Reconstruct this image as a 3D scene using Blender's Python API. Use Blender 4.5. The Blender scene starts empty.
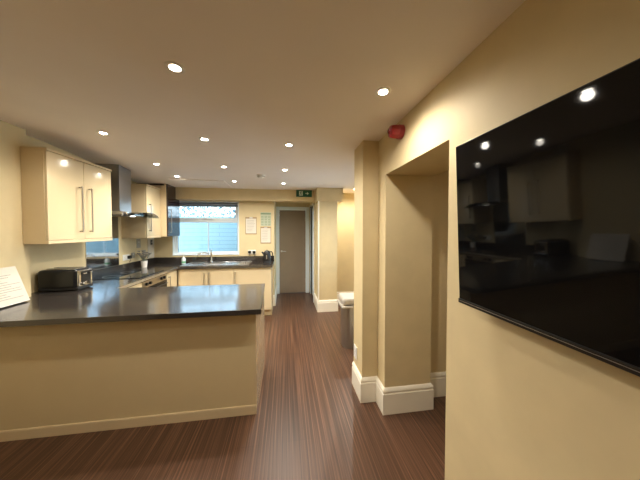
import bpy, bmesh, math, random
from mathutils import Vector, Matrix
random.seed(7)
PI = math.pi
SC = bpy.context.scene
COL = SC.collection

# ------------------------------------------------------------------ materials
def new_mat(name):
    m = bpy.data.materials.new(name); m.use_nodes = True
    nt = m.node_tree
    return m, nt, nt.nodes['Principled BSDF']

def setp(b, **k):
    names = {'color': 'Base Color', 'rough': 'Roughness', 'metal': 'Metallic', 'ior': 'IOR', 'coat': 'Coat Weight',
             'coat_rough': 'Coat Roughness', 'trans': 'Transmission Weight', 'spec': 'Specular IOR Level',
             'emit': 'Emission Color', 'estr': 'Emission Strength', 'aniso': 'Anisotropic', 'coat_ior': 'Coat IOR'}
    for a, v in k.items():
        if a in ('color', 'emit'): v = (*v, 1)
        b.inputs[names[a]].default_value = v

def paint(name, col, rough=.6, var=.04, scale=6, bump=.02, bscale=180, **k):
    """painted surface: faint colour drift and a fine roller texture"""
    m, nt, b = new_mat(name); setp(b, rough=rough, **k)
    tc = nt.nodes.new('ShaderNodeTexCoord')
    n = nt.nodes.new('ShaderNodeTexNoise'); n.inputs['Scale'].default_value = scale; n.inputs['Detail'].default_value = 3
    r = nt.nodes.new('ShaderNodeValToRGB')
    r.color_ramp.elements[0].position = .3; r.color_ramp.elements[1].position = .7
    r.color_ramp.elements[0].color = (*[c * (1 - var) for c in col], 1)
    r.color_ramp.elements[1].color = (*[min(1, c * (1 + var)) for c in col], 1)
    nt.links.new(tc.outputs['Object'], n.inputs['Vector']); nt.links.new(n.outputs['Fac'], r.inputs['Fac'])
    nt.links.new(r.outputs['Color'], b.inputs['Base Color'])
    if bump:
        n2 = nt.nodes.new('ShaderNodeTexNoise'); n2.inputs['Scale'].default_value = bscale
        bp = nt.nodes.new('ShaderNodeBump'); bp.inputs['Strength'].default_value = bump; bp.inputs['Distance'].default_value = .01
        nt.links.new(tc.outputs['Object'], n2.inputs['Vector']); nt.links.new(n2.outputs['Fac'], bp.inputs['Height'])
        nt.links.new(bp.outputs['Normal'], b.inputs['Normal'])
    return m

def steel(name, col=(.62, .62, .62), rough=.28, sx=(2, 2, 200)):
    m, nt, b = new_mat(name); setp(b, color=col, metal=1, rough=rough)
    tc = nt.nodes.new('ShaderNodeTexCoord'); mp = nt.nodes.new('ShaderNodeMapping'); mp.inputs['Scale'].default_value = sx
    n = nt.nodes.new('ShaderNodeTexNoise'); n.inputs['Scale'].default_value = 4
    mr = nt.nodes.new('ShaderNodeMapRange'); mr.inputs['To Min'].default_value = rough * .8; mr.inputs['To Max'].default_value = rough * 1.25
    nt.links.new(tc.outputs['Object'], mp.inputs['Vector']); nt.links.new(mp.outputs['Vector'], n.inputs['Vector'])
    nt.links.new(n.outputs['Fac'], mr.inputs['Value']); nt.links.new(mr.outputs['Result'], b.inputs['Roughness'])
    return m

def floor_mat():
    m, nt, b = new_mat('striped_wood_vinyl')
    tc = nt.nodes.new('ShaderNodeTexCoord')
    def streak(sx, sy, det):
        mp = nt.nodes.new('ShaderNodeMapping'); mp.inputs['Scale'].default_value = (sx, sy, 1)
        n = nt.nodes.new('ShaderNodeTexNoise'); n.inputs['Scale'].default_value = 1; n.inputs['Detail'].default_value = det
        n.inputs['Roughness'].default_value = .55
        nt.links.new(tc.outputs['Object'], mp.inputs['Vector']); nt.links.new(mp.outputs['Vector'], n.inputs['Vector'])
        return n
    a = streak(85, .7, 3); c = streak(210, 1.3, 2)
    ramp = nt.nodes.new('ShaderNodeValToRGB'); e = ramp.color_ramp.elements
    e[0].position = .32; e[0].color = (.032, .0135, .0075, 1)
    e[1].position = .72; e[1].color = (.24, .125, .073, 1)
    q = e.new(.5); q.color = (.084, .039, .0215, 1)
    mx = nt.nodes.new('ShaderNodeMath'); mx.operation = 'MULTIPLY_ADD'; mx.inputs[1].default_value = .35
    sc = nt.nodes.new('ShaderNodeMath'); sc.operation = 'MULTIPLY'; sc.inputs[1].default_value = .66
    nt.links.new(a.outputs['Fac'], sc.inputs[0]); nt.links.new(c.outputs['Fac'], mx.inputs[0]); nt.links.new(sc.outputs[0], mx.inputs[2])
    nt.links.new(mx.outputs[0], ramp.inputs['Fac'])
    # planks: 0.18 m wide, faint tone steps
    br = nt.nodes.new('ShaderNodeTexBrick'); br.offset = .37
    br.inputs['Scale'].default_value = 1; br.inputs['Brick Width'].default_value = 1.2; br.inputs['Row Height'].default_value = .18
    br.inputs['Mortar Size'].default_value = .0008; br.inputs['Color1'].default_value = (.86, .86, .86, 1); br.inputs['Color2'].default_value = (1, 1, 1, 1)
    br.inputs['Mortar'].default_value = (.6, .6, .6, 1)
    mp = nt.nodes.new('ShaderNodeMapping'); mp.inputs['Rotation'].default_value = (0, 0, PI / 2)
    nt.links.new(tc.outputs['Object'], mp.inputs['Vector']); nt.links.new(mp.outputs['Vector'], br.inputs['Vector'])
    mu = nt.nodes.new('ShaderNodeMix'); mu.data_type = 'RGBA'; mu.blend_type = 'MULTIPLY'; mu.inputs['Factor'].default_value = 1
    nt.links.new(ramp.outputs['Color'], mu.inputs['A']); nt.links.new(br.outputs['Color'], mu.inputs['B'])
    nt.links.new(mu.outputs['Result'], b.inputs['Base Color'])
    bp = nt.nodes.new('ShaderNodeBump'); bp.inputs['Strength'].default_value = .12; bp.inputs['Distance'].default_value = .004
    nt.links.new(mx.outputs[0], bp.inputs['Height']); nt.links.new(bp.outputs['Normal'], b.inputs['Normal'])
    setp(b, rough=.36)
    return m

def brick_mat(name, c1, c2, mortar):
    m, nt, b = new_mat(name); setp(b, rough=.8)
    tc = nt.nodes.new('ShaderNodeTexCoord'); mp = nt.nodes.new('ShaderNodeMapping'); mp.inputs['Rotation'].default_value = (PI / 2, 0, 0)
    br = nt.nodes.new('ShaderNodeTexBrick'); br.inputs['Scale'].default_value = 1
    br.inputs['Brick Width'].default_value = .9; br.inputs['Row Height'].default_value = .11; br.inputs['Mortar Size'].default_value = .006
    br.inputs['Color1'].default_value = (*c1, 1); br.inputs['Color2'].default_value = (*c2, 1); br.inputs['Mortar'].default_value = (*mortar, 1)
    nt.links.new(tc.outputs['Object'], mp.inputs['Vector']); nt.links.new(mp.outputs['Vector'], br.inputs['Vector'])
    nt.links.new(br.outputs['Color'], b.inputs['Base Color'])
    return m

def glass_mat(name, tint=(1, 1, 1), refl=.08, rough=0.0):
    """thin sheet glass: mostly transparent with a fresnel reflection"""
    m = bpy.data.materials.new(name); m.use_nodes = True; nt = m.node_tree
    nt.nodes.remove(nt.nodes['Principled BSDF'])
    t = nt.nodes.new('ShaderNodeBsdfTransparent'); t.inputs['Color'].default_value = (*tint, 1)
    g = nt.nodes.new('ShaderNodeBsdfGlossy'); g.inputs['Roughness'].default_value = rough
    lw = nt.nodes.new('ShaderNodeFresnel'); lw.inputs['IOR'].default_value = 1.45
    mx = nt.nodes.new('ShaderNodeMixShader')
    nt.links.new(lw.outputs['Fac'], mx.inputs['Fac']); nt.links.new(t.outputs[0], mx.inputs[1]); nt.links.new(g.outputs[0], mx.inputs[2])
    nt.links.new(mx.outputs[0], nt.nodes['Material Output'].inputs['Surface'])
    return m

def lamp_mat(name, col, strength):
    m, nt, b = new_mat(name); setp(b, color=(1, 1, 1), emit=col, estr=strength)
    n = nt.nodes.new('ShaderNodeTexNoise'); n.inputs['Scale'].default_value = 40
    mr = nt.nodes.new('ShaderNodeMapRange'); mr.inputs['To Min'].default_value = strength * .95; mr.inputs['To Max'].default_value = strength * 1.05
    nt.links.new(n.outputs['Fac'], mr.inputs['Value']); nt.links.new(mr.outputs['Result'], b.inputs['Emission Strength'])
    return m

M = {}
M['wall'] = paint('cream_wall_paint', (.66, .545, .32), .62)
M['ceiling'] = paint('white_ceiling_paint', (.92, .865, .83), .75, var=.015, scale=2)
M['gloss_trim'] = paint('ivory_gloss_paint', (.88, .84, .72), .3, var=.01, bump=0)
M['frame'] = paint('daylight_tinted_frame_paint', (.74, .81, .85), .35, var=.01, bump=0)  # white frames, with a blue daylight cast mixed into the base colour
M['floor'] = floor_mat()
M['cream'] = paint('cream_gloss_door', (.70, .575, .365), .12, var=.01, bump=0, coat=.3, coat_rough=.04)
M['carcass'] = paint('cream_board', (.70, .57, .36), .4, var=.015, bump=0)
M['panel'] = paint('cream_back_panel', (.65, .535, .315), .5, var=.015, bump=.01)
M['worktop'] = paint('charcoal_worktop', (.034, .029, .026), .12, var=.10, scale=60, bump=.015, bscale=240, ior=1.9)
M['darkdoor'] = paint('aubergine_gloss_door', (.03, .017, .02), .12, var=.05, bump=0, coat=.6)
M['steel'] = steel('brushed_steel')
M['hoodsteel'] = steel('dark_brushed_steel', (.36, .36, .37), .3)
M['chrome'] = steel('polished_chrome', (.8, .8, .8), .08)
M['handle'] = steel('satin_nickel', (.42, .37, .30), .32)
M['blackglass'] = paint('black_glass', (.006, .006, .007), .04, var=.02, bump=0)
M['screen'] = paint('tv_screen_glass', (.004, .004, .0045), .04, var=.02, bump=0, ior=1.33)
M['blackplastic'] = paint('black_plastic', (.008, .008, .009), .3, var=.05, bump=0)
M['matteblack'] = paint('matt_black', (.02, .02, .02), .6, var=.05, bump=0)
M['splash'] = paint('grey_glass_splashback', (.50, .53, .57), .07, var=.02, bump=0, metal=1)
M['splash2'] = paint('pale_glass_splashback', (.66, .62, .54), .1, var=.02, bump=0, ior=1.9)
M['white'] = paint('white_plastic', (.82, .81, .78), .35, var=.01, bump=0)
M['paper'] = paint('white_paper', (.66, .62, .54), .8, var=.02, bump=0)
M['ink'] = paint('grey_ink', (.25, .24, .22), .8, var=.05, bump=0)
M['green_ink'] = paint('green_ink', (.12, .24, .13), .8, var=.05, bump=0)
M['red'] = paint('red_plastic', (.26, .01, .012), .32, var=.05, bump=0)
M['redlens'] = paint('dark_red_lens', (.2, .006, .008), .15, var=.05, bump=0)
M['signgreen'] = paint('sign_green', (.004, .105, .06), .4, var=.03, bump=0)
M['signwhite'] = paint('sign_white', (.62, .74, .68), .5, var=.02, bump=0)
M['bin_body'] = steel('bin_grey_metal', (.42, .40, .37), .38)
M['bin_lid'] = paint('bin_lid_plastic', (.46, .43, .38), .4, var=.02, bump=0)
M['door'] = paint('taupe_door_paint', (.30, .23, .17), .45, var=.03, bump=.01)
M['board'] = paint('wooden_clipboard', (.36, .25, .13), .5, var=.08, bump=0)
M['calendar'] = paint('pale_green_print', (.50, .53, .40), .7, var=.05, bump=0)
M['blind'] = paint('slate_blind_fabric', (.22, .26, .34), .8, var=.05, bump=0)
M['glass'] = glass_mat('window_glass')
M['hoodglass'] = glass_mat('hood_glass', (.74, .80, .80))
M['lamp'] = lamp_mat('downlight_lamp', (1, .93, .78), 45)
M['hoodlamp'] = lamp_mat('hood_lamp', (1, .95, .85), 5)
M['green'] = paint('sage_petals', (.24, .28, .22), .7, var=.2, bump=0)
M['petal'] = paint('grey_petals', (.46, .45, .42), .7, var=.2, bump=0)
M['ceramic'] = paint('white_ceramic', (.82, .79, .74), .2, var=.01, bump=0)
M['soap'] = paint('clear_soap_bottle', (.72, .80, .82), .15, var=.02, bump=0)
M['soaplabel'] = paint('green_label', (.12, .42, .22), .5, var=.03, bump=0)
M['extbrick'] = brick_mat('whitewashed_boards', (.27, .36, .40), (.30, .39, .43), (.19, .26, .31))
M['extground'] = paint('grey_paving', (.5, .52, .53), .85, var=.15, scale=8)
M['leaf'] = paint('dull_leaf', (.30, .36, .37), .7, var=.3, scale=20, bump=0)

# ------------------------------------------------------------------ mesh helpers (all in metres, world axes)
class MB:
    def __init__(s): s.bm = bmesh.new()
    def _merge(s, b):
        me = bpy.data.meshes.new('t'); b.to_mesh(me); b.free(); s.bm.from_mesh(me); bpy.data.meshes.remove(me)
    def box(s, x0, x1, y0, y1, z0, z1, bev=0, seg=2, mtx=None):
        b = bmesh.new(); bmesh.ops.create_cube(b, size=1)
        for v in b.verts:
            v.co = Vector(((x0 + x1) / 2 + v.co.x * (x1 - x0), (y0 + y1) / 2 + v.co.y * (y1 - y0), (z0 + z1) / 2 + v.co.z * (z1 - z0)))
        if bev: bmesh.ops.bevel(b, geom=list(b.edges), offset=bev, segments=seg, profile=.5, affect='EDGES')
        if mtx: b.transform(mtx)
        s._merge(b); return s
    def prism(s, pts, z0, z1, bev=0, mtx=None):
        """polygon in xy pulled from z0 to z1"""
        b = bmesh.new(); f = b.faces.new([b.verts.new((x, y, z0)) for x, y in pts])
        r = bmesh.ops.extrude_face_region(b, geom=[f])
        bmesh.ops.translate(b, verts=[v for v in r['geom'] if isinstance(v, bmesh.types.BMVert)], vec=(0, 0, z1 - z0))
        bmesh.ops.recalc_face_normals(b, faces=b.faces)
        if bev: bmesh.ops.bevel(b, geom=list(b.edges), offset=bev, segments=2, profile=.5, affect='EDGES')
        if mtx: b.transform(mtx)
        s._merge(b); return s
    def lathe(s, prof, n=32, mtx=None, close=True):
        """profile of (radius, z) turned about z"""
        b = bmesh.new(); rings = []
        for r, z in prof:
            rings.append([b.verts.new((r * math.cos(2 * PI * i / n), r * math.sin(2 * PI * i / n), z)) for i in range(n)] if r > 1e-6 else [b.verts.new((0, 0, z))])
        for A, B in zip(rings, rings[1:]):
            for i in range(n):
                j = (i + 1) % n
                if len(A) == 1 and len(B) == 1: continue
                if len(A) == 1: b.faces.new((A[0], B[i], B[j]))
                elif len(B) == 1: b.faces.new((A[i], A[j], B[0]))
                else: b.faces.new((A[i], A[j], B[j], B[i]))
        if close:
            for R in (rings[0], rings[-1]):
                if len(R) > 2: b.faces.new(R)
        bmesh.ops.recalc_face_normals(b, faces=b.faces)
        if mtx: b.transform(mtx)
        s._merge(b); return s
    def tube(s, pts, r, n=10, mtx=None):
        b = bmesh.new(); P = [Vector(p) for p in pts]; rings = []
        for i, p in enumerate(P):
            d = (P[min(i + 1, len(P) - 1)] - P[max(i - 1, 0)]).normalized()
            u = d.orthogonal().normalized() if i == 0 else (u - d * u.dot(d)).normalized()
            w = d.cross(u); rr = r[i] if isinstance(r, (list, tuple)) else r
            rings.append([b.verts.new(p + (u * math.cos(2 * PI * k / n) + w * math.sin(2 * PI * k / n)) * rr) for k in range(n)])
        for A, B in zip(rings, rings[1:]):
            for k in range(n): b.faces.new((A[k], A[(k + 1) % n], B[(k + 1) % n], B[k]))
        b.faces.new(rings[0]); b.faces.new(rings[-1])
        bmesh.ops.recalc_face_normals(b, faces=b.faces)
        if mtx: b.transform(mtx)
        s._merge(b); return s
    def sweep(s, path, prof, side=1):
        """profile of (out, z) carried along a flat polyline with mitred corners; side=1 stands to the right of travel"""
        b = bmesh.new(); P = [Vector((x, y)) for x, y in path]; rings = []
        for i, p in enumerate(P):
            dirs = []
            if i > 0: dirs.append((P[i] - P[i - 1]).normalized())
            if i < len(P) - 1: dirs.append((P[i + 1] - P[i]).normalized())
            ns = [Vector((d.y, -d.x)) * side for d in dirs]
            nn = ns[0] if len(ns) == 1 else (ns[0] + ns[1]) / (1 + ns[0].dot(ns[1]))
            rings.append([b.verts.new((p.x + nn.x * o, p.y + nn.y * o, z)) for o, z in prof])
        for A, B in zip(rings, rings[1:]):
            for k in range(len(prof)): b.faces.new((A[k], A[(k + 1) % len(prof)], B[(k + 1) % len(prof)], B[k]))
        b.faces.new(rings[0]); b.faces.new(rings[-1])
        bmesh.ops.recalc_face_normals(b, faces=b.faces)
        s._merge(b); return s

def part(name, mb, m, parent=None, smooth=True):
    bm = mb.bm
    root = parent
    while root is not None and root.parent is not None: root = root.parent
    if root is not None and not root.get('_local', False):
        bmesh.ops.translate(bm, verts=bm.verts, vec=-Vector(root.location))
    me = bpy.data.meshes.new(name); bm.to_mesh(me); bm.free()
    mm = M[m] if isinstance(m, str) else m
    me.materials.append(mm)
    if smooth:
        me.polygons.foreach_set('use_smooth', [True] * len(me.polygons))
        try: me.set_sharp_from_angle(angle=math.radians(32))
        except Exception: pass
    o = bpy.data.objects.new(name, me); COL.objects.link(o)
    if smooth:
        wn = o.modifiers.new('weighted_normal', 'WEIGHTED_NORMAL'); wn.keep_sharp = True; wn.weight = 100
    if parent is not None: o.parent = parent
    return o

def tag(o, label, cat, group=None, kind=None):
    o['label'] = label; o['category'] = cat
    if group: o['group'] = group
    if kind: o['kind'] = kind
    return o

def thing(name, label, cat, loc=(0, 0, 0), rz=0, group=None, local=False, rot=None):
    o = bpy.data.objects.new(name, None); COL.objects.link(o); o.empty_display_size = .05
    o.location = loc; o.rotation_euler = rot or (0, 0, rz)
    o['_local'] = bool(local or rz or rot)
    return tag(o, label, cat, group)

def struct(name, mb, m, parent=None):
    o = part(name, mb, m, parent)
    if parent is None: o['kind'] = 'structure'
    return o

def sroot(name, loc):
    o = bpy.data.objects.new(name, None); COL.objects.link(o); o.location = loc; o['kind'] = 'structure'; o['_local'] = False
    return o

def T(x, y, z): return Matrix.Translation((x, y, z))
def R(a, ax): return Matrix.Rotation(a, 4, ax)

# ------------------------------------------------------------------ key dimensions
YW = 4.70          # window wall
XS = -2.28         # near left wall
XL = -2.40         # left wall of the kitchen recess
YS = 2.46          # where the near left wall ends
XR = .79           # television wall
WT = .90           # worktop height
def ceil_z(x, y):
    u = min(1, max(0, (-x - .6) / 1.7)); v = min(1, max(0, (4.5 - y) / 2.0))
    v = v * v * (3 - 2 * v)
    return 2.262 + .128 * u * v

# ------------------------------------------------------------------ setting
struct('floor', MB().box(-2.7, 2.8, -2.4, 5.9, -.1, 0), 'floor')
def ceiling():
    b = bmesh.new(); nx, ny = 26, 34; X0, X1, Y0, Y1 = -2.7, 2.8, -2.4, 5.9
    g = [[b.verts.new((X0 + (X1 - X0) * i / nx, Y0 + (Y1 - Y0) * j / ny, 0)) for j in range(ny + 1)] for i in range(nx + 1)]
    for i in range(nx):
        for j in range(ny): b.faces.new((g[i][j], g[i][j + 1], g[i + 1][j + 1], g[i + 1][j]))
    for r in g:
        for v in r: v.co.z = ceil_z(v.co.x, v.co.y)
    r = bmesh.ops.extrude_face_region(b, geom=list(b.faces))
    for v in r['geom']:
        if isinstance(v, bmesh.types.BMVert): v.co.z = 2.6
    bmesh.ops.recalc_face_normals(b, faces=b.faces)
    m = MB(); m._merge(b); return m
struct('ceiling', ceiling(), 'ceiling')
H = 2.5
struct('wall_left', MB().box(-2.6, XS, -2.3, YS, 0, H), 'wall')
struct('wall_kitchen', MB().box(-2.6, XL, YS, YW + .2, 0, H), 'wall')
WX0, WX1, WZ0, WZ1 = -2.085, -.893, 1.03, 2.03
struct('wall_window', MB().box(XL, WX0, YW, YW + .22, 0, H).box(WX1, -.23, YW, YW + .22, 0, H)
       .box(WX0, WX1, YW, YW + .22, 0, WZ0).box(WX0, WX1, YW, YW + .22, WZ1, H), 'wall')
struct('wall_lobby', MB().box(-.43, -.23, YW + .22, 5.8, 0, H).box(-.23, -.2, 5.62, 5.8, 0, H).box(.50, .57, 5.62, 5.8, 0, H)
       .box(-.2, .50, 5.62, 5.8, 2.0, H), 'wall')
GY0, GY1, GZ = 4.84, 5.46, 2.02
struct('wall_passage', MB().box(.57, .645, YW + .05, GY0, 0, H).box(.57, .645, GY1, 5.8, 0, H).box(.57, .645, GY0, GY1, GZ, H), 'wall')
struct('wall_pier', MB().box(.58, .93, 4.23, YW + .05, 0, 2.06), 'wall')
struct('wall_bulkhead', MB().box(-1.945, .553, 4.53, YW, 2.05, H), 'wall')
struct('wall_boxing', MB().box(.553, 1.03, 4.2, YW + .05, 2.022, H), 'wall')
struct('wall_alcove', MB().box(.645, 1.6, YW + .05, YW + .12, 0, H).box(1.5, 1.6, 2.2, 2.7, 0, H).box(1.5, 1.6, 4.3, YW + .05, 0, H)
       .box(1.5, 1.6, 2.7, 4.3, 0, .9).box(1.5, 1.6, 2.7, 4.3, 2.1, H), 'wall')
struct('wall_right', MB().box(XR, 1.197, -2.3, 1.055, 0, H).box(XR, 1.197, 1.055, 1.79, 1.942, H), 'wall')
struct('wall_column', MB().prism([(XR, 1.79), (1.197, 1.79), (1.197, 1.92), (2.6, 1.92), (2.6, 2.2), (.652, 2.2), (.652, 1.945), (XR, 1.945)], 0, H), 'wall')
struct('wall_far_room', MB().box(2.45, 2.6, .2, 1.92, 0, H).box(1.197, 2.6, .05, .2, 0, H), 'wall')
struct('wall_rear', MB().box(-2.6, 1.197, -2.4, -2.3, 0, H), 'wall')

BB = [(0, 0), (.018, 0), (.018, .165), (.013, .172), (.013, .182), (.017, .187), (.015, .2), (.006, .212), (0, .215)]
struct('baseboard_column', MB().sweep([(.652, 2.2), (.652, 1.945), (XR, 1.945), (XR, 1.79), (1.197, 1.79), (1.197, 1.92), (2.45, 1.92)], BB, 1), 'gloss_trim')
struct('baseboard_right', MB().sweep([(1.197, 1.055), (XR, 1.055), (XR, -2.3)], BB, 1), 'gloss_trim')
struct('baseboard_pier', MB().sweep([(.58, 4.80), (.58, 4.23), (.93, 4.23), (.93, YW + .05), (1.5, YW + .05), (1.5, 2.2), (.652, 2.2)], BB, 1), 'gloss_trim')
struct('baseboard_lobby', MB().sweep([(-.27, YW - .001), (-.23, YW - .001), (-.23, 5.60)], BB, 1), 'gloss_trim')
struct('trim_1', MB().box(.572, .598, 4.214, 4.24, .215, 2.02, .004), 'gloss_trim')     # corner bead on the far pier
struct('trim_2', MB().box(-1.75, -.95, 3.84, 4.38, 2.256, 2.285, .002), 'ceiling')   # flush access panel

# window_1
w1 = sroot('window_1', (-1.489, YW + .1, WZ0))
def rect_frame(mb, x0, x1, z0, z1, t, y0, y1, bev=.004):
    mb.box(x0, x1, y0, y1, z0, z0 + t, bev).box(x0, x1, y0, y1, z1 - t, z1, bev)
    mb.box(x0, x0 + t, y0, y1, z0 + t, z1 - t, bev).box(x1 - t, x1, y0, y1, z0 + t, z1 - t, bev); return mb
fy0, fy1 = YW + .09, YW + .15
TZ = 1.665
fr = rect_frame(MB(), WX0, WX1, WZ0, WZ1, .05, fy0, fy1).box(WX0 + .05, WX1 - .05, fy0, fy1, TZ - .022, TZ + .03, .004)
fr.box(-1.494, -1.481, fy0 + .02, fy1 - .01, WZ0 + .05, TZ - .03, .003)
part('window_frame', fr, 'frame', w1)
sash = rect_frame(MB(), WX0 + .05, WX1 - .05, TZ + .03, WZ1 - .05, .035, fy0 - .012, fy0 + .03)
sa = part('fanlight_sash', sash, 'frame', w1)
part('sash_handle', MB().box(-1.55, -1.42, fy0 - .03, fy0 - .012, TZ + .04, TZ + .055, .004), 'white', sa)
part('pane', MB().box(WX0 + .05, -1.494, fy0 + .028, fy0 + .032, WZ0 + .05, TZ - .03), 'glass', w1)
part('pane', MB().box(-1.481, WX1 - .05, fy0 + .028, fy0 + .032, WZ0 + .05, TZ - .03), 'glass', w1)
part('pane', MB().box(WX0 + .085, WX1 - .085, fy0 + .012, fy0 + .016, TZ + .065, WZ1 - .085), 'glass', w1)
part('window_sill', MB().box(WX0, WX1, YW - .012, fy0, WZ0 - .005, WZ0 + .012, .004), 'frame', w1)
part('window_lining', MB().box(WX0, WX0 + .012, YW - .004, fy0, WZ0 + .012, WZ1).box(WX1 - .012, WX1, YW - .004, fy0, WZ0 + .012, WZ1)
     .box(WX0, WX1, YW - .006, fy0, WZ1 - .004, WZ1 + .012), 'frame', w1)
rb = thing('roller_blind', 'slate grey roller blind rolled up at the head of the kitchen window', 'blind', (-1.489, YW + .05, 1.97))
part('roll', MB().tube([(WX0 + .03, YW + .05, 1.993), (WX1 - .03, YW + .05, 1.993)], .021, 16), 'blind', rb)
part('bottom_rail', MB().box(WX0 + .03, WX1 - .03, YW + .064, YW + .07, 1.955, 1.99, .002), 'blind', rb)
for x in (WX0 + .014, WX1 - .03): part('bracket', MB().box(x, x + .016, YW + .02, YW + .078, 1.968, 2.024, .003), 'white', rb)

# door_1 (closed taupe door at the end of the lobby)
d1 = sroot('door_1', (.15, 5.6, 0))
cas = MB().box(-.235, -.155, 5.565, 5.64, 0, 2.045, .006).box(.462, .545, 5.565, 5.64, 0, 2.045, .006).box(-.155, .462, 5.565, 5.64, 1.965, 2.045, .006)
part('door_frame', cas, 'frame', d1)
leaf = part('door_leaf', MB().box(-.153, .46, 5.605, 5.645, .006, 1.963, .003), 'door', d1)
part('door_handle', MB().lathe([(.0, 0), (.024, 0), (.024, .008), (0, .008)], 20, T(-.105, 5.605, 1.0) @ R(PI / 2, 'X'))
     .tube([(-.105, 5.6, 1.0), (-.105, 5.56, 1.0), (-.098, 5.553, 1.0), (-.0, 5.553, 1.0)], .009, 10), 'steel', leaf)
for z in (.25, 1.0, 1.72): part('hinge', MB().box(.452, .466, 5.597, 5.607, z, z + .09, .002), 'steel', leaf)
# door_2 (glazed side door letting daylight into the lobby)
d2 = sroot('door_2', (.6, 5.16, 0))
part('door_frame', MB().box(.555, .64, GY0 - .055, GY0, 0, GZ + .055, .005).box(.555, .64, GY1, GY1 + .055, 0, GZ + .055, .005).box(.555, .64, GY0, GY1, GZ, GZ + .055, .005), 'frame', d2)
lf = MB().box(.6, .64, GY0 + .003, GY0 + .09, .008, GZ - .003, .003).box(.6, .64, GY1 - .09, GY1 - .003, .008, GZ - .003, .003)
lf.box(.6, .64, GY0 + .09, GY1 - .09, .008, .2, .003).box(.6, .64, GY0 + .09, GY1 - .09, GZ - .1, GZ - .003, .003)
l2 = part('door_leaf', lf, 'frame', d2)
part('pane', MB().box(.617, .622, GY0 + .09, GY1 - .09, .2, GZ - .1), 'glass', l2)
part('door_handle', MB().tube([(.6, GY1 - .05, 1.0), (.56, GY1 - .05, 1.0), (.553, GY1 - .06, 1.0), (.553, GY1 - .15, 1.0)], .009, 10), 'steel', l2)

# window_added (added alcove window, unseen behind the near column, daylight to lighten the ceiling)
w2 = sroot('window_added', (1.55, 3.5, .9))
m2 = MB().box(1.53, 1.58, 2.7, 4.3, .9, .95, .004).box(1.53, 1.58, 2.7, 4.3, 2.05, 2.1, .004)
for y in (2.7, 3.475, 4.25): m2.box(1.53, 1.58, y, y + .05, .95, 2.05, .004)
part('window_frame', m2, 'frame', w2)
for y in (2.75, 3.525): part('pane', MB().box(1.553, 1.557, y, y + .725, .95, 2.05), 'glass', w2)

# outside the window
struct('wall_outside', MB().box(-4.5, .6, 6.75, 6.9, -.1, 1.86), 'extbrick')
struct('ground_outside', MB().box(-4.5, 5, 5.9, 12, -.12, -.05), 'extground')
struct('ground_yard', MB().box(2.81, 6, 1.0, 5.9, -.12, -.05), 'extground')  # unseen paving, added to bounce daylight up through the alcove opening
def hedge():
    m = MB(); b = bmesh.new()
    for i in range(2600):
        x = random.uniform(-4.2, .2); y = random.gauss(7.35, .15); z = random.uniform(1.5, 2.42 + .12 * math.sin(x * 5)) if random.random() < .8 else random.uniform(2.2, 2.75)
        s = random.uniform(.03, .07); q = Matrix.Rotation(random.uniform(0, 6.3), 4, Vector((random.random(), random.random(), random.random())).normalized())
        b.faces.new([b.verts.new(Vector((x, y, z)) + q @ Vector(p)) for p in ((-s, 0, 0), (0, -s * .5, 0), (s, 0, 0), (0, s * .5, 0))])
    m._merge(b); return m
hd = part('hedge', hedge(), 'leaf', smooth=False)
tag(hd, 'pale leafy hedge seen through the fanlight above the outside wall', 'hedge', kind='stuff')

# ------------------------------------------------------------------ cabinets (local: front on y=0 facing -y, width along x, z from base)
def bar_handle(x, z0, z1, y=-.02, horiz=False):
    if horiz: pts = [(x, y, z0), (x, y - .03, z0), (x + .004, y - .034, z0), (z1 - .004, y - .034, z0), (z1, y - .03, z0), (z1, y, z0)]
    else: pts = [(x, y, z0), (x, y - .03, z0), (x, y - .034, z0 + .004), (x, y - .034, z1 - .004), (x, y - .03, z1), (x, y, z1)]
    m = MB()
    if horiz:
        m.box(x, z1, y - .036, y - .026, z0 - .006, z0 + .006, .003).box(x + .01, x + .022, y - .028, y, z0 - .005, z0 + .005, .002).box(z1 - .022, z1 - .01, y - .028, y, z0 - .005, z0 + .005, .002)
    else:
        m.box(x - .006, x + .006, y - .036, y - .026, z0, z1, .003).box(x - .005, x + .005, y - .028, y, z0 + .006, z0 + .018, .002).box(x - .005, x + .005, y - .028, y, z1 - .018, z1 - .006, .002)
    return m

def cabinet(name, label, cat, loc, rz, w, d, h, doors, door_mat='cream', body='carcass', plinth=0, cornice=False, group=None, handle='handle', doorz=None):
    t = thing(name, label, cat, loc, rz, group, local=True)
    part('carcass', MB().box(0, w, .001, d, plinth, h, .002), body, t)
    if plinth: part('plinth', MB().box(0, w, .05, d, 0, plinth), 'panel', t)
    z0, z1 = doorz or (plinth + .003, h - .003)
    if cornice:
        part('cornice', MB().box(-.004, w + .004, -.03, d, h, h + .022, .003), body, t)
        part('pelmet', MB().box(0, w, -.022, .0, .0, .03, .002), body, t)
        z0 = .034
    for (x0, x1, hx, hz0, hz1) in doors:
        dr = part('door', MB().box(x0 + .0015, x1 - .0015, -.021, 0, z0, z1, .002), door_mat, t)
        if hx is not None: part('handle', bar_handle(hx, hz0, hz1, -.021), handle, dr)
    return t

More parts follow.
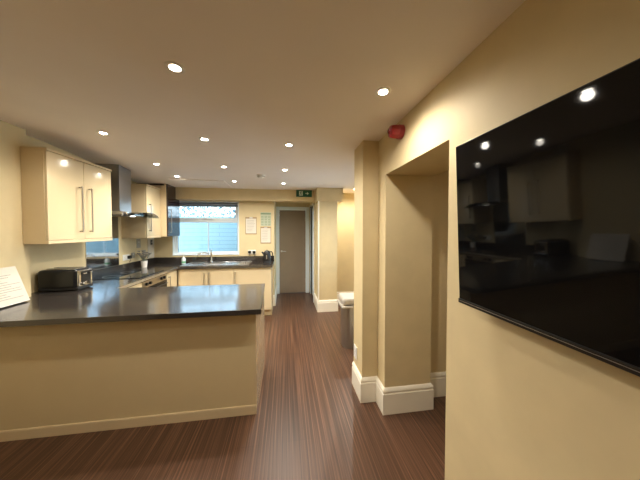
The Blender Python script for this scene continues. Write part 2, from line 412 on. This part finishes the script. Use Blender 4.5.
# the double wall cabinet, the single one behind the hood, the tall-fronted dark one by the window
cabinet('wall_cabinet', 'cream gloss double wall cabinet above the toaster', 'cabinet', (-2.105, 2.405, 1.375), PI / 2, .775, .172, .828,
        [(0, .385, .325, .10, .57), (.385, .775, .445, .10, .57)], cornice=True)
cabinet('wall_cabinet', 'narrow cream gloss wall cabinet between the cooker hood and the dark cabinet', 'cabinet', (-2.075, 3.845, 1.378), PI / 2, .385, .325, .785,
        [(0, .385, .06, .10, .52)], cornice=True)
cabinet('wall_cabinet', 'cabinet with a dark glossy door and cream side beside the window', 'cabinet', (-1.965, 4.24, 1.39), PI / 2, .44, .435, .875,
        [(0, .44, .06, .06, .46)], door_mat='darkdoor', body='carcass', handle='steel')
struct('trim_3', MB().box(-2.398, -1.99, 4.225, 4.238, 2.235, 2.262), 'darkdoor')

struct('trim_4', MB().box(-2.398, -2.28, 2.47, 3.178, 1.38, 2.2), 'carcass')

# base units, left run
OY0, OY1 = 3.18, 3.78
cabinet('base_cabinet', 'cream base cabinet between the oven and the corner, long handle on its door', 'cabinet', (-1.785, OY1 + .002, 0), PI / 2, .335, .60, .858,
        [(0, .335, .045, .52, .80)], plinth=.12)
cabinet('base_cabinet', 'cream base cabinet behind the breakfast bar, left of the oven', 'cabinet', (-1.785, 2.70, 0), PI / 2, OY0 - 2.702, .60, .858,
        [(0, OY0 - 2.702, .40, .52, .80)], plinth=.12)
ov = thing('oven', 'built-in oven with black glass door under the hob', 'oven', (-1.785, OY0, 0), PI / 2, local=True)
part('housing', MB().box(.002, .598, .002, .58, .12, .857, .002), 'carcass', ov)
part('plinth', MB().box(.002, .598, .05, .58, 0, .12), 'panel', ov)
part('control_panel', MB().box(.004, .596, -.022, .002, .765, .855, .002), 'handle', ov)
od = part('oven_door', MB().box(.004, .596, -.026, .002, .26, .76, .003), 'blackglass', ov)
part('handle', bar_handle(.05, .725, .55, -.026, True), 'blackplastic', od)
for x in (.08, .16, .44, .52): part('knob', MB().lathe([(0, 0), (.02, 0), (.018, .022), (0, .022)], 20, T(x, -.022, .81) @ R(PI / 2, 'X')), 'blackplastic', ov)
part('lower_panel', MB().box(.004, .596, -.022, .002, .125, .255, .002), 'cream', ov)

# base units, window run
BX = [-1.762, -1.30, -.885, -.255]
YB = 4.14
cabinet('base_cabinet', 'cream base cabinet left under the sink, handle at its right edge', 'cabinet', (BX[0], YB, 0), 0, BX[1] - BX[0] - .001, .55, .858,
        [(.035, .461, .42, .50, .80)], plinth=.12)
cabinet('base_cabinet', 'cream base cabinet right under the sink, handle at its left edge', 'cabinet', (BX[1], YB, 0), 0, BX[2] - BX[1] - .001, .55, .858,
        [(0, .414, .035, .50, .80)], plinth=.12)
cabinet('base_cabinet', 'wide cream base unit at the end of the window run, below the kettle', 'cabinet', (BX[2], YB, 0), 0, BX[3] - BX[2], .55, .858,
        [(0, BX[3] - BX[2], .035, .50, .80)], plinth=.12)

# breakfast bar
pb = thing('breakfast_bar', 'cream panelled base of the breakfast bar', 'counter', (-1.26, 2.3, 0))
part('body', MB().box(XS, -.262, 1.965, 2.66, 0, .859), 'panel', pb)
part('front_panel', MB().box(XS, -.262, 1.945, 1.965, .0, .859, .001), 'panel', pb)
part('end_panel', MB().box(-.262, -.243, 1.943, 2.665, 0, .859, .002), 'cream', pb)
part('skirting', MB().sweep([(XS, 1.945), (-.243, 1.945)], [(0, 0), (.012, 0), (.012, .062), (.006, .072), (0, .072)], 1), 'carcass', pb)
bt = part('worktop', MB().prism([(XS, 1.81), (-.188, 1.812), (-.236, 2.688), (XL, 2.688), (XL, YS + .002), (XS + .001, YS + .002)], .86, WT, .003), 'worktop')
tag(bt, 'dark charcoal worktop of the breakfast bar, nearest the camera', 'worktop')

# worktop around the kitchen, with a cut-out for the sink
SX0, SX1, SY0, SY1 = -1.74, -.64, 4.17, 4.60
wt = thing('kitchen_worktop', 'dark worktop running round the kitchen under the hob and sink', 'worktop', (-2.0, 3.5, .86))
m = MB().box(XL, -1.735, 2.690, YW, .86, WT, .002)
m.box(-1.735, SX0 + .02, 4.085, YW, .86, WT).box(SX1 - .02, -.232, 4.085, YW, .86, WT).box(SX0 + .02, SX1 - .02, 4.085, SY0 + .02, .86, WT).box(SX0 + .02, SX1 - .02, SY1 - .02, YW, .86, WT)
part('top', m, 'worktop', wt)
part('upstand', MB().box(XL, XL + .018, 2.70, YW, WT, .995, .002), 'worktop', wt)
part('upstand', MB().box(XL + .018, -.232, YW - .018, YW, WT, .995, .002), 'worktop', wt)
part('edge_strip', MB().box(-1.736, -1.732, 2.70, 4.083, .868, .899, .001), 'steel', wt)

# sink and tap
sk = thing('sink', 'stainless steel inset sink with drainer under the window', 'sink', ((SX0 + SX1) / 2, 4.4, WT))
m = MB(); bz = WT + .006
def bowl(mb, x0, x1, y0, y1, z, dep):
    t = .004
    mb.box(x0, x1, y0, y1, z - dep - t, z - dep).box(x0 - t, x0, y0, y1, z - dep, z).box(x1, x1 + t, y0, y1, z - dep, z).box(x0, x1, y0 - t, y0, z - dep, z).box(x0, x1, y1, y1 + t, z - dep, z)
B1 = (-1.46, -1.10, 4.215, 4.50); B2 = (-1.66, -1.50, 4.25, 4.48)
z0, z1 = WT + .0005, WT + .006
for (a, b_, c, d_) in [(SX0, B2[0], SY0, SY1), (B2[0], B2[1], SY0, B2[2]), (B2[0], B2[1], B2[3], SY1), (B2[1], B1[0], SY0, SY1), (B1[0], B1[1], SY0, B1[2]), (B1[0], B1[1], B1[3], SY1), (B1[1], SX1, SY0, SY1)]:
    m.box(a, b_, c, d_, z0, z1)
m.box(SX0, SX1, SY0, SY0 + .012, z1, z1 + .004, .002).box(SX0, SX1, SY1 - .012, SY1, z1, z1 + .004, .002)
part('rim', m, 'steel', sk)
mb = MB(); bowl(mb, *B1, z1, .03); part('bowl', mb, 'steel', sk)
mb = MB(); bowl(mb, *B2, z1, .03); part('half_bowl', mb, 'steel', sk)
mb = MB()
for i in range(9): mb.box(-1.04 + i * .042, -1.028 + i * .042, 4.23, 4.52, z1, z1 + .004, .0015)
part('drainer_ridges', mb, 'steel', sk)
tp = thing('kitchen_tap', 'tall chrome mixer tap at the back of the sink', 'tap', (-1.36, 4.55, WT + .006))
tx, ty = -1.36, 4.55
part('base', MB().lathe([(0, .0), (.028, 0), (.026, .02), (.02, .035), (0, .035)], 24, T(tx, ty, WT + .0065)), 'chrome', tp)
part('body', MB().tube([(tx, ty, WT + .03), (tx, ty, WT + .2), (tx, ty, WT + .235)], [.018, .016, .013], 16), 'chrome', tp)
part('spout', MB().tube([(tx, ty, WT + .13), (tx - .05, ty - .015, WT + .175), (tx - .12, ty - .04, WT + .19), (tx - .2, ty - .07, WT + .165), (tx - .215, ty - .075, WT + .13)], .011, 12), 'chrome', tp)
part('lever', MB().tube([(tx, ty, WT + .205), (tx + .015, ty - .03, WT + .225), (tx + .025, ty - .06, WT + .25)], [.008, .007, .006], 10), 'chrome', tp)
sb = thing('soap_bottle', 'small clear washing-up liquid bottle on the back corner of the sink', 'bottle', (-1.765, 4.46, WT))
bx, by = -1.79, 4.44
part('bottle_body', MB().lathe([(0, 0), (.03, 0), (.033, .006), (.033, .085), (.026, .105), (.013, .118), (.013, .125), (0, .125)], 24, T(bx, by, WT + .001)), 'soap', sb)
part('label_band', MB().lathe([(.0335, .02), (.0337, .02), (.0337, .05), (.0335, .05)], 24, T(bx, by, WT), close=False), 'soaplabel', sb)
part('pump', MB().tube([(bx, by, WT + .12), (bx, by, WT + .155)], .005, 8).box(bx - .012, bx + .012, by - .035, by + .01, WT + .155, WT + .165, .003), 'white', sb)

# hob, splashbacks and hood
hb = thing('hob', 'black glass hob set in the worktop below the cooker hood', 'hob', (-2.07, 3.48, WT))
hp = part('glass_plate', MB().box(-2.33, -1.80, 3.18, 3.78, WT + .001, WT + .007, .002), 'blackglass', hb)
m = MB()
for (x, y, r) in ((-2.2, 3.33, .09), (-2.2, 3.63, .075), (-1.95, 3.33, .075), (-1.95, 3.63, .09)):
    part('cooking_zone', MB().lathe([(r - .004, 0), (r, 0), (r, .0006), (r - .004, .0006)], 40, T(x, y, WT + .0071), close=False), 'ink', hb)
tag(part('splashback', MB().box(XL + .001, XL + .008, 3.21, 3.772, .997, 1.685, .001), 'splash'), 'reflective grey glass splashback behind the hob', 'splashback')
tag(part('splashback', MB().box(XL + .001, XL + .008, 4.50, 4.692, .997, 1.385, .001), 'splash2'), 'pale glossy splashback panel in the corner by the window', 'splashback')
hd_ = thing('cooker_hood', 'steel chimney cooker hood with a curved glass canopy', 'hood', (-2.2, 3.46, 1.68))
part('chimney', MB().box(XL + .002, -2.10, 3.345, 3.575, 1.742, 2.335, .003), 'hoodsteel', hd_)
part('body', MB().box(XL + .002, -2.02, 3.27, 3.70, 1.690, 1.734, .006), 'steel', hd_)
def canopy():
    b = bmesh.new(); n = 28; rows = []
    for i in range(n + 1):
        s = -1 + 2 * i / n; y = 3.56 + .34 * s; z = 1.738 - .058 * s * s * (1 if abs(s) > 0 else 1)
        xf = -1.86 - .05 * s * s
        rows.append([(XL + .004, y, z), (-2.2, y, z), (-2.0, y, z), (xf, y, z - .003)])
    top = [[b.verts.new((x, y, z + .003)) for x, y, z in r] for r in rows]
    bot = [[b.verts.new((x, y, z - .003)) for x, y, z in r] for r in rows]
    for i in range(n):
        for k in range(3):
            b.faces.new((top[i][k], top[i + 1][k], top[i + 1][k + 1], top[i][k + 1]))
            b.faces.new((bot[i][k], bot[i][k + 1], bot[i + 1][k + 1], bot[i + 1][k]))
        b.faces.new((top[i][3], top[i + 1][3], bot[i + 1][3], bot[i][3])); b.faces.new((top[i][0], bot[i][0], bot[i + 1][0], top[i + 1][0]))
    for i in (0, n):
        for k in range(3): b.faces.new((top[i][k], top[i][k + 1], bot[i][k + 1], bot[i][k]))
    bmesh.ops.recalc_face_normals(b, faces=b.faces)
    m = MB(); m._merge(b); return m
part('glass_canopy', canopy(), 'hoodglass', hd_)
cp = part('control_panel', MB().box(-2.02, -1.99, 3.30, 3.66, 1.694, 1.728, .004), 'chrome', hd_)
for i in range(5): part('button', MB().lathe([(0, 0), (.006, 0), (.006, .004), (0, .004)], 12, T(-1.99, 3.38 + i * .04, 1.711) @ R(PI / 2, 'Y')), 'blackplastic', cp)
for y in (3.36, 3.60): part('hood_lamp', MB().lathe([(0, 0), (.028, 0), (.028, -.004), (0, -.004)], 20, T(-2.1, y, 1.690)), 'hoodlamp', hd_)

# ------------------------------------------------------------------ sockets and switches (local: on y=0, facing -y)
def plate(name, label, cat, loc, rz, w=.086, h=.086, rockers=(), holes=(), mat='white', group=None):
    t = thing(name, label, cat, loc, rz, group, local=True)
    part('faceplate', MB().box(-w / 2, w / 2, -.009, -.0005, -h / 2, h / 2, .003), mat, t)
    for (x, z) in rockers: part('rocker', MB().box(x - .007, x + .007, -.013, -.009, z - .011, z + .011, .002), 'white', t)
    for (x, z) in holes:
        mm = MB().box(x - .003, x + .003, -.0096, -.0088, z + .006, z + .016).box(x - .013, x - .007, -.0096, -.0088, z - .010, z - .005).box(x + .007, x + .013, -.0096, -.0088, z - .010, z - .005)
        part('pin_holes', mm, 'matteblack', t)
    return t
L90 = PI / 2     # faces +x (left wall)
def plug(label, loc, rz, dz=0, cord=None):
    t = thing('power_plug', label, 'plug', loc, rz, local=True)
    part('plug_body', MB().box(-.025, .025, -.04, -.0005, -.025, .025, .008, 3), 'blackplastic', t)
    part('cord', MB().tube(cord, .0035, 8), 'blackplastic', t)
plate('double_socket', 'white double socket on the left wall past the splashback', 'socket', (XL, 3.93, 1.085), L90, .147, .086, [(-.012, .025), (.012, .025)], [(-.04, -.005), (.04, -.005)])
plug('black plug in the double socket on the left wall', (XL + .0105, 3.968, 1.085), L90, cord=[(0, -.02, -.02), (0, -.03, -.05), (0, -.015, -.08)])
plate('fused_switch', 'steel fused switch right of the double socket on the left wall', 'switch', (XL, 4.09, 1.10), L90, .086, .086, [(.0, .015)], mat='handle')
plate('cooker_switch', 'tall dark cooker isolator switch on the left wall under the narrow cabinet', 'switch', (XL, 4.24, 1.28), L90, .10, .147, [(0, .02)], mat='handle')
plate('fused_switch', 'black switch on the pale splashback under the dark cabinet', 'switch', (XL + .008, 4.60, 1.28), L90, .05, .086, [(0, 0)], mat='blackplastic')
plate('double_socket', 'white double socket on the window wall above the kettle worktop', 'socket', (-.655, YW, 1.07), 0, .147, .086, [(-.012, .025), (.012, .025)], [(-.04, -.005), (.04, -.005)])
plug('left of two black plugs in the socket beside the kettle', (-.697, YW - .0105, 1.075), 0, cord=[(0, -.02, -.02), (.0, -.03, -.05), (0.01, -.03, -.075)])
plug('right of two black plugs in the socket beside the kettle', (-.612, YW - .0105, 1.07), 0, cord=[(0, -.02, -.02), (.0, -.035, -.05), (.03, -.04, -.075)])
plate('single_socket', 'white single socket low on the side of the near column', 'socket', (.652, 2.13, .345), -PI / 2, .086, .12, [(.02, .028)], [(0, -.01)])
plate('light_switch', 'small white switch at the back corner of the doorway', 'switch', (1.235, 1.92, 1.235), 0, .05, .086, [(0, 0)])

# ------------------------------------------------------------------ things on the worktops
# toaster
to = thing('toaster', 'long black four-slice toaster with chrome end on the worktop', 'toaster', (-2.195, 2.71, WT + .001), math.radians(2), local=True)
to.scale = (1.1, 1.05, 1.1)
part('body', MB().box(-.165, .135, -.095, .095, .012, .19, .03, 4), 'blackplastic', to)
part('base', MB().box(-.16, .15, -.09, .09, .006, .03, .008), 'matteblack', to)
part('end_panel', MB().box(.130, .150, -.082, .082, .03, .178, .008, 3), 'chrome', to)
part('end_cover', MB().box(.148, .154, -.055, .055, .07, .165, .003), 'blackplastic', to)
part('top_plate', MB().box(-.13, .11, -.068, .068, .188, .195, .003), 'chrome', to)
for y in (-.04, .04): part('slot', MB().box(-.12, .10, y - .014, y + .014, .194, .1965), 'matteblack', to)
for y in (-.035, .035):
    part('lever', MB().box(.152, .175, y - .013, y + .013, .14, .153, .004), 'chrome', to)
    part('dial', MB().lathe([(0, 0), (.015, 0), (.013, .018), (0, .018)], 20, T(.154, y, .055) @ R(PI / 2, 'Y')), 'chrome', to)
for x in (-.13, .12):
    for y in (-.07, .07): part('foot', MB().lathe([(0, 0), (.012, 0), (.012, .008), (0, .008)], 12, T(x, y, 0)), 'matteblack', to)

# paper sign leaning at the end of the breakfast bar
def paper_sheet(name, label, cat, mtx, w, h, lines, matb='paper', back=None, heading=None, t_=.003, group=None):
    t = thing(name, label, cat, mtx.to_translation(), group=group, rot=mtx.to_euler())
    t['_local'] = True
    if back:
        bw, bh = back; part('backing_board', MB().box(-bw / 2, bw / 2, .0015, .006, -.02, bh - .02, .002), 'board', t)
        part('clip', MB().box(-.03, .03, -.008, .0015, bh - .045, bh - .025, .003), 'steel', t)
    s = part('sheet', MB().box(-w / 2, w / 2, -t_ + .001, .001, 0, h), matb, t)
    mm = MB()
    for (x0, x1, z0, th) in lines: mm.box(x0 * w - w / 2, x1 * w - w / 2, -t_ + .0002, -t_ + .001, z0 * h, z0 * h + th)
    part('text_lines', mm, 'ink', s)
    return t
lines = []
for i in range(13):
    z = .90 - i * .062
    lines.append((.08, random.uniform(.55, .94), z, .0035))
mt = T(-2.142, 2.14, WT + .010) @ R(math.radians(90), 'Z') @ R(math.radians(-19), 'X')
ps = paper_sheet('notice_holder', 'white printed notice leaning on the left wall at the end of the breakfast bar', 'notice', mt, .32, .305, lines)
part('stand_foot', MB().box(-.15, .15, -.004, .03, .0, .005, .001), 'white', ps)

# flowers in a white pot
fx, fy = -2.25, 4.12
fp = thing('flower_pot', 'white pot of grey-green flowers at the back of the worktop', 'plant pot', (fx, fy, WT))
part('pot', MB().lathe([(0, 0), (.035, 0), (.045, .10), (.048, .105), (.042, .105), (.038, .09), (0, .09)], 28, T(fx, fy, WT + .001)), 'ceramic', fp)
st = MB(); hds = []
for i in range(24):
    a = random.uniform(0, 6.28); r = random.uniform(.01, .10); z = random.uniform(.15, .27)
    p = (fx + r * math.cos(a), fy + r * math.sin(a), WT + z); hds.append(p)
    st.tube([(fx + r * .2 * math.cos(a), fy + r * .2 * math.sin(a), WT + .085), ((fx + p[0]) / 2, (fy + p[1]) / 2, WT + z * .7), p], .002, 6)
part('stems', st, 'green', fp)
for p in hds:
    fl = MB()
    fl.lathe([(0, -.004), (.009, -.002), (.007, .005), (0, .007)], 10, T(*p))
    for k in range(7):
        a = k * 2 * PI / 7
        fl.box(-.0, .034, -.011, .011, -.001, .001, .0005, 1, T(*p) @ R(a, 'Z') @ R(-.5, 'Y'))
    part('flower', fl, 'petal', fp)

# kettle
kx, ky = -.355, 4.52
kt = thing('kettle', 'black cordless kettle at the right end of the worktop', 'kettle', (kx, ky, WT))
part('base_ring', MB().lathe([(0, 0), (.078, 0), (.078, .014), (.07, .02), (0, .02)], 32, T(kx, ky, WT + .001)), 'matteblack', kt)
part('body', MB().lathe([(0, .021), (.072, .021), (.076, .05), (.07, .13), (.058, .185), (.05, .196), (0, .196)], 32, T(kx, ky, WT)), 'blackplastic', kt)
part('lid', MB().lathe([(0, .197), (.048, .197), (.042, .21), (.012, .214), (.01, .226), (0, .228)], 28, T(kx, ky, WT)), 'blackplastic', kt)
part('handle', MB().tube([(kx + .05, ky - .02, WT + .19), (kx + .085, ky - .035, WT + .195), (kx + .105, ky - .04, WT + .16), (kx + .1, ky - .04, WT + .08), (kx + .07, ky - .03, WT + .05)], .010, 10), 'blackplastic', kt)
part('spout', MB().tube([(kx - .055, ky - .01, WT + .15), (kx - .08, ky - .018, WT + .175), (kx - .093, ky - .02, WT + .19)], [.022, .017, .012], 12), 'blackplastic', kt)
part('water_gauge', MB().box(kx - .012, kx + .006, ky - .078, ky - .07, WT + .06, WT + .13, .002), 'steel', kt)

# notices on the window wall
def wall_sheet(label, x0, x1, z0, z1, n, back=None, mat='paper', name='notice'):
    w, h = x1 - x0, z1 - z0
    ls = [(.12, random.uniform(.6, .9), .86 - i * .8 / n, .004) for i in range(n)]
    return paper_sheet(name, label, 'notice', T((x0 + x1) / 2, YW - .0055, z0), w, h, ls, mat, back)
wall_sheet('white notice on a wooden clipboard between the window and the wall calendar', -.765, -.572, 1.435, 1.72, 8, back=(.215, .335))
cal = thing('calendar', 'pale green year calendar pinned above a notice beside the lobby door', 'calendar', (-.385, YW, 1.60))
part('sheet', MB().box(-.488, -.288, YW - .004, YW - .001, 1.58, 1.845), 'calendar', cal)
part('heading_bar', MB().box(-.486, -.29, YW - .006, YW - .0042, 1.805, 1.825), 'green_ink', cal)
g = MB()
for i in range(4):
    for j in range(3):
        x = -.48 + j * .066; z = 1.74 - i * .05
        for k in range(3): g.box(x, x + .05, YW - .0052, YW - .0042, z + k * .013, z + k * .013 + .005)
part('month_grid', g, 'green_ink', cal)
wall_sheet('white notice on a wooden board below the green calendar', -.482, -.300, 1.255, 1.535, 7, back=(.205, .33))

# exit sign
es = thing('exit_sign', 'green running-man fire exit sign on the bulkhead above the lobby door', 'exit sign', (.345, 4.52, 2.2))
ex0, ex1, ez0, ez1, ey = .195, .495, 2.135, 2.262, 4.522
part('case', MB().box(ex0, ex1, ey - .02, 4.529, ez0, ez1, .004), 'signgreen', es)
part('doorway_symbol', MB().box(ex0 + .055, ex0 + .125, ey - .0215, ey - .0195, ez0 + .02, ez1 - .02), 'signwhite', es)
man = MB(); mxs = T(ex0 + .088, ey - .0222, ez0 + .055)
man.lathe([(0, 0), (.009, 0), (.009, .0012), (0, .0012)], 16, mxs @ T(.004, 0, .040) @ R(PI / 2, 'X'))
for pts in ([(.002, 0, .03), (-.006, 0, .004)], [(-.006, 0, .004), (.014, 0, -.010), (.008, 0, -.028)], [(-.006, 0, .004), (-.012, 0, -.014), (-.028, 0, -.018)], [(.002, 0, .026), (.018, 0, .014), (.026, 0, .022)], [(.001, 0, .026), (-.014, 0, .022), (-.02, 0, .01)]):
    man.tube(pts, .0042, 6, mxs)
part('running_man', man, 'signgreen', es)
ar = MB().box(.0, .05, -.0015, 0, -.007, .007, mtx=T(ex0 + .175, ey - .02, (ez0 + ez1) / 2))
ar.prism([(-.03, -.03), (.008, 0), (-.03, .03), (-.03, .012), (-.016, 0), (-.03, -.012)], 0, .0015, mtx=T(ex0 + .235, ey - .02, (ez0 + ez1) / 2) @ R(PI / 2, 'X'))
part('arrow', ar, 'signwhite', es)

# fire alarm sounder
al = thing('fire_alarm', 'red fire alarm sounder high on the wall above the doorway', 'alarm', (XR + .002, 1.535, 2.172), local=True)
AX = R(-PI / 2, 'Y')
part('base', MB().lathe([(0, 0), (.047, 0), (.047, .03), (.044, .034), (0, .034)], 32, AX), 'red', al)
part('sounder', MB().lathe([(0, .034), (.043, .034), (.046, .05), (.045, .072), (.036, .088), (.02, .092), (0, .092)], 8, AX), 'red', al)
part('lens', MB().lathe([(0, .092), (.018, .092), (.014, .1), (0, .102)], 20, AX), 'redlens', al)

# smoke detector
zc = ceil_z(-.34, 3.36)
sd = thing('smoke_detector', 'round white smoke detector on the ceiling between the downlights', 'smoke detector', (-.34, 3.36, zc), local=True)
part('mount', MB().lathe([(0, .0), (.06, 0), (.06, -.012), (0, -.012)], 32), 'white', sd)
part('head', MB().lathe([(0, -.012), (.045, -.012), (.05, -.022), (.044, -.04), (.025, -.046), (0, -.046)], 32), 'white', sd)
part('vent_ring', MB().lathe([(.046, -.018), (.0508, -.02), (.0508, -.026), (.046, -.028)], 32, close=False), 'ink', sd)

# ------------------------------------------------------------------ television
tv = thing('television', 'large black flat screen television on the right wall', 'television', (.75, .33, 1.2))
tv['_tilt'] = 1
TZ0, TZ1, TY0, TY1 = 1.203, 1.843, -.27, .885
part('back_case', MB().box(.735, .768, TY0 + .02, TY1 - .02, TZ0 + .02, TZ1 - .02, .008), 'matteblack', tv)
part('wall_mount', MB().box(.766, XR - .006, .1, .5, 1.40, 1.65), 'matteblack', tv)
part('screen', MB().box(.72, .7245, TY0 + .004, TY1 - .004, TZ0 + .016, TZ1 - .004), 'screen', tv)
part('bezel', MB().box(.7225, .737, TY0, TY1, TZ0, TZ1, .002), 'blackplastic', tv)
part('bottom_lip', MB().box(.717, .737, TY0 - .001, TY1 + .001, TZ0 - .004, TZ0 + .014, .003), 'blackplastic', tv)
part('trim_line', MB().box(.7163, .7172, TY0, TY1, TZ0 + .006, TZ0 + .0075), 'steel', tv)

tv.rotation_euler = (0, math.radians(-2.5), math.radians(.35)); del tv['_tilt']
# ------------------------------------------------------------------ waste bin beyond the column
wb = thing('waste_bin', 'grey waste bin with a pale lid beyond the near column', 'bin', (.90, 2.98, 0))
cx, cy = .87, 2.98
part('body', MB().prism([(cx + .155 * math.cos(t) * (abs(math.cos(t)) ** -.35 if abs(math.cos(t)) > .01 else 1), cy + .14 * math.sin(t) * (abs(math.sin(t)) ** -.35 if abs(math.sin(t)) > .01 else 1)) for t in [2 * PI * k / 40 for k in range(40)]], .0, .52), 'bin_body', wb)
part('rim', MB().box(cx - .185, cx + .185, cy - .165, cy + .165, .52, .548, .012, 3), 'bin_lid', wb)
part('lid', MB().box(cx - .17, cx + .17, cy - .15, cy + .15, .549, .645, .035, 4), 'bin_lid', wb)

# ------------------------------------------------------------------ downlights
DL = [(-.513, 1.208, 'large white downlight nearest the camera, above the left of the room'), (.532, 1.251, 'white downlight in the ceiling by the red fire alarm'),
      (-1.55, 2.285, 'downlight in the ceiling in front of the double wall cabinet'), (-.68, 2.125, 'middle downlight of the row above the breakfast bar'), (.029, 2.14, 'right-hand downlight of the row above the breakfast bar'),
      (-1.585, 3.19, 'downlight in the ceiling by the cooker hood chimney'), (-.745, 3.02, 'downlight left of the smoke detector, above the kitchen floor'), (-.01, 3.03, 'downlight right of the smoke detector'),
      (-1.575, 3.72, 'downlight in the ceiling at the left end of the access panel'), (-.80, 3.86, 'downlight in the ceiling right of the access panel'), (-.037, 3.91, 'downlight nearest the exit sign')]
HID = [(-1.53, 1.2, 'downlight above the left end of the room near the wall'), (-.5, .28, 'downlight above the camera, left of the television'), (1.9, .9, 'added unseen downlight brightening the passage through the doorway'),  # the passage one is added, out of view, to lift the wall there
       (-1.5, .25, 'downlight behind the camera near the left wall'), (-.5, -.8, 'middle downlight of the row behind the camera'), (.45, -.8, 'right downlight of the row behind the camera'), (-1.5, -.8, 'left downlight of the row behind the camera'),
       (1.2, 3.2, 'downlight in the alcove behind the near column'), (1.27, 4.25, 'downlight in the alcove behind the boxed pier')]
def downlight(x, y, label, power, size=166):
    z = ceil_z(x, y)
    t = thing('downlight', label, 'downlight', (x, y, z), group='ceiling downlights', local=True)
    part('bezel', MB().lathe([(.024, .002), (.044, .002), (.044, -.002), (.040, -.005), (.028, -.005), (.024, -.003)], 36, close=False), 'white', t)
    part('lamp', MB().lathe([(0, -.003), (.024, -.003), (.024, .003), (0, .003)], 32), 'lamp', t)
    l = bpy.data.lights.new('spot', 'SPOT'); l.energy = power; l.color = (1, .92, .80); l.spot_size = math.radians(size); l.spot_blend = 1.0; l.shadow_soft_size = .03
    o = bpy.data.objects.new('spot_light', l); COL.objects.link(o); o.parent = t; o.location = (0, 0, -.035)
for x, y, lb in DL: downlight(x, y, lb, 26 if y > 2 else 17.5)
for x, y, lb in HID: downlight(x, y, lb, 6 if x > 1.5 else 32 if x > 1 else 4 if x < -1.4 else 7)

# ------------------------------------------------------------------ daylight
w = bpy.data.worlds.new('overcast_sky'); SC.world = w; w.use_nodes = True
bg = w.node_tree.nodes['Background']; nt = w.node_tree
tc = nt.nodes.new('ShaderNodeTexCoord'); sp = nt.nodes.new('ShaderNodeSeparateXYZ'); rp = nt.nodes.new('ShaderNodeValToRGB')
rp.color_ramp.elements[0].position = .45; rp.color_ramp.elements[0].color = (.44, .50, .52, 1)
rp.color_ramp.elements[1].position = .8; rp.color_ramp.elements[1].color = (.31, .66, .96, 1)
mr = nt.nodes.new('ShaderNodeMapRange'); mr.inputs['From Min'].default_value = -1
nt.links.new(tc.outputs['Generated'], sp.inputs[0]); nt.links.new(sp.outputs['Z'], mr.inputs['Value']); nt.links.new(mr.outputs['Result'], rp.inputs['Fac'])
nt.links.new(rp.outputs['Color'], bg.inputs['Color']); bg.inputs['Strength'].default_value = 4.9

# ------------------------------------------------------------------ camera
F = 235.0
cam = bpy.data.cameras.new('camera'); co = bpy.data.objects.new('camera', cam); COL.objects.link(co)
cam.sensor_fit = 'HORIZONTAL'; cam.sensor_width = 36; cam.lens = F / 640 * 36; cam.clip_start = .02
cam.shift_y = -4 / 640
co.location = (0, 0, 1.5)
co.rotation_euler = (PI / 2 - math.radians(1.4626), 0, -math.radians(8.2325))
SC.camera = co

SC.view_settings.view_transform = 'Standard'; SC.view_settings.look = 'None'; SC.view_settings.gamma = 1
SC.view_settings.use_curve_mapping = False
SC.view_settings.exposure = 0.95
SC.cycles.max_bounces = 10; SC.cycles.diffuse_bounces = 6; SC.cycles.glossy_bounces = 4; SC.cycles.transparent_max_bounces = 12
SC.cycles.use_denoising = True
SC.cycles.caustics_reflective = False; SC.cycles.caustics_refractive = False; SC.cycles.sample_clamp_indirect = 6
for o in list(bpy.data.objects):
    if '_local' in o: del o['_local']
